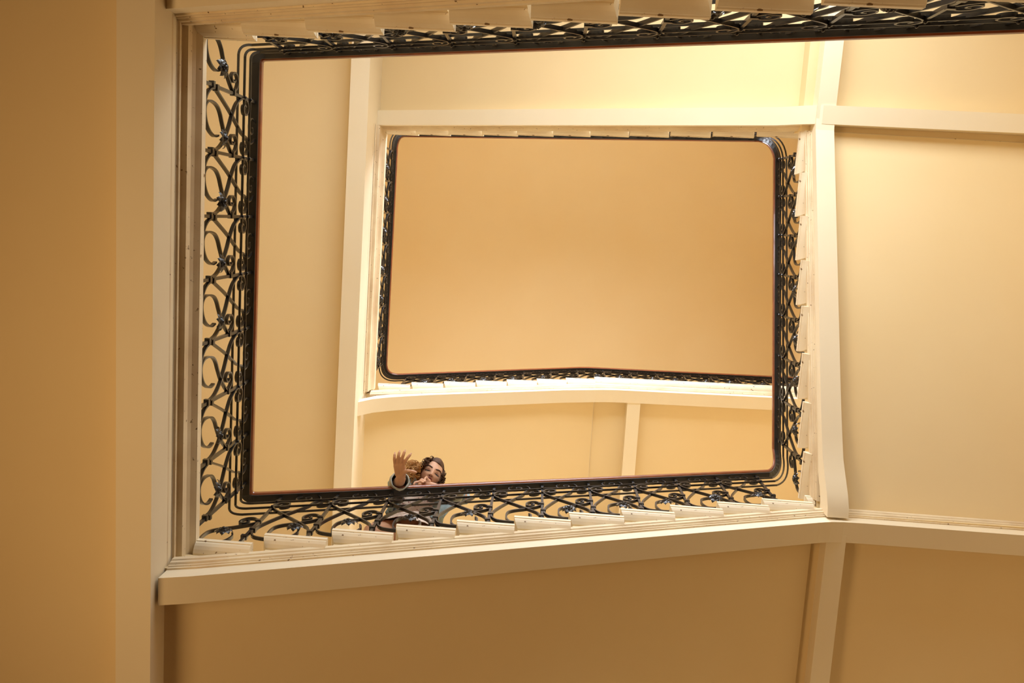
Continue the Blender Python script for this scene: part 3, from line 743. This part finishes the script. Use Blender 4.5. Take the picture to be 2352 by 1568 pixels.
curl_bunch('dark_wave', 'hair', 1, 12, 12, (-.05, .08), (-.3, 1.0), (.08, .15), .007, (.004, .03), .0045)

# dress: bodice and flared skirt
def cloth(name, m_, st, parent=WOMAN, n=40, waves=0., thick=.003, open_=None, cap=False):
    mb = MB(); rings = []
    for j, (c, rx, ry, tilt) in enumerate(st):
        c = V(c); A = V((1, 0, .06)).normalized(); B = V((0, math.cos(tilt), math.sin(tilt))); r = []
        for k in range(n):
            a = 2 * math.pi * k / n
            w_ = 1 + waves * (j / (len(st) - 1)) * math.sin(a * 9 + j * .3)
            r.append(c + A * (rx * w_ * math.cos(a)) + B * (ry * w_ * math.sin(a)))
        rings.append(r)
    mb.loft(rings, caps=cap); o = mb.build(name, m_, parent, smooth=True)
    sd = o.modifiers.new('t', 'SOLIDIFY'); sd.thickness = thick; return o
cloth('dress', 'dress', [((-.654, 1.735, 5.305), .10, .055, .9), ((-.655, 1.748, 5.285), .152, .076, .9), ((-.66, 1.788, 5.235), .160, .096, .8), ((-.67, 1.84, 5.17), .142, .098, .6), ((-.68, 1.885, 5.10), .132, .096, .3),
      ((-.685, 1.89, 5.03), .160, .112, .1), ((-.69, 1.89, 4.94), .182, .125, 0), ((-.695, 1.88, 4.86), .198, .134, 0), ((-.70, 1.873, 4.80), .213, .142, -.03), ((-.705, 1.868, 4.755), .226, .147, -.04)], waves=.035)
# jacket body open at the front, sleeves, rolled cuff, collar and the hanging front panel
J = MB(); rings = []
for c, rx, ry, tilt in [((-.652, 1.735, 5.335), .105, .062, .9), ((-.655, 1.750, 5.300), .168, .090, .9), ((-.66, 1.792, 5.245), .178, .108, .8), ((-.67, 1.848, 5.17), .166, .112, .6), ((-.675, 1.892, 5.09), .170, .118, .2), ((-.68, 1.90, 5.02), .180, .126, .1)]:
    c = V(c); A = V((1, 0, .06)).normalized(); B = V((0, math.cos(tilt), math.sin(tilt)))
    rings.append([c + A * (rx * math.cos(a)) + B * (ry * math.sin(a)) for a in [math.radians(-52 + 284 * k / 30) for k in range(31)]])
J.loft(rings, caps=False, closed=False)
jk = J.build('jacket', 'denim', WOMAN, smooth=True); sd = jk.modifiers.new('t', 'SOLIDIFY'); sd.thickness = .004; sd.offset = 1
def tube(name, pts, rads, m_='denim', par=jk, n=18, thick=.004, wob=.06):
    P = [V(p) for p in pts]; mb = MB(); rings = []
    for i, p in enumerate(P):
        a = P[max(i - 1, 0)]; b = P[min(i + 1, len(P) - 1)]; d = (b - a).normalized(); x = d.cross(V((0, 0, 1))).normalized(); y = x.cross(d)
        rings.append([p + x * (rads[i] * (1 + wob * math.sin(k * 1.9 + i * 2.1)) * math.cos(2 * math.pi * k / n)) + y * (rads[i] * (1 + wob * math.cos(k * 1.3 + i * 1.7)) * math.sin(2 * math.pi * k / n)) for k in range(n)])
    mb.loft(rings, caps=False); o = mb.build(name, m_, par, smooth=True); s2 = o.modifiers.new('t', 'SOLIDIFY'); s2.thickness = thick; s2.offset = 1; return o
fR = elR.lerp(wrR, .55)
tube('sleeve', [V((-.705, 1.695, 5.262)), shR, shR.lerp(elR, .3), shR.lerp(elR, .65), elR, elR.lerp(wrR, .25), fR], [.058, .066, .062, .056, .052, .050, .050])
tube('rolled_cuff', [elR.lerp(wrR, .40), elR.lerp(wrR, .46), elR.lerp(wrR, .70), elR.lerp(wrR, .73)], [.050, .056, .055, .049], 'denim_in', wob=.05)
fL = elL.lerp(wrL, .16)
tube('sleeve', [shL + V((-.03, .02, .02)), shL, shL.lerp(elL, .3), shL.lerp(elL, .65), elL, fL], [.05, .064, .062, .056, .050, .044])
tube('rolled_cuff', [elL.lerp(wrL, .08), elL.lerp(wrL, .11), elL.lerp(wrL, .24), elL.lerp(wrL, .26)], [.046, .050, .048, .043], 'denim_in', wob=.05)
mb = MB()    # collar
mb.loft([[neck + V((.085 * math.cos(a) * k, .065 * math.sin(a) * k + .01, .012 + dz)) for a in [math.radians(-35 + 250 * q / 16) for q in range(17)]] for k, dz in ((.9, -.01), (1.0, .022), (1.12, .0))], caps=False, closed=False)
o = mb.build('collar', 'denim', jk, smooth=True); s2 = o.modifiers.new('t', 'SOLIDIFY'); s2.thickness = .004
def panel(name, quad, m_, nu=10, nv=12, wav=.010):
    a, b, c, d = [V(q) for q in quad]; mb = MB(); rows = []
    nrm = (b - a).cross(d - a).normalized()
    for j in range(nv + 1):
        t = j / nv; rows.append([a.lerp(b, i / nu).lerp(d.lerp(c, i / nu), t) + nrm * (wav * math.sin(i * 1.7 + .8) * (.3 + t)) for i in range(nu + 1)])
    mb.loft(rows, caps=False, closed=False); o = mb.build(name, m_, jk, smooth=True); s2 = o.modifiers.new('t', 'SOLIDIFY'); s2.thickness = .004; return o
panel('jacket_front', [(-.535, 1.745, 5.20), (-.405, 1.765, 5.19), (-.470, 1.775, 4.98), (-.520, 1.770, 4.865)], 'denim')
panel('jacket_front', [(-.80, 1.76, 5.20), (-.84, 1.80, 5.20), (-.845, 1.82, 5.04), (-.80, 1.765, 5.02)], 'denim')
for a, nm in ((aR, 'shoe'), (aL, 'shoe')):
    mb = MB(); ringcap(mb, [a + V((0, .035, -.040)), a + V((0, -.03, -.046)), a + V((0, -.10, -.050)), a + V((0, -.135, -.052))], [.040, .042, .040, .030], flat=.75, side=(0, 0, 1))
    mb.build(nm, 'shoe', WOMAN, smooth=True)
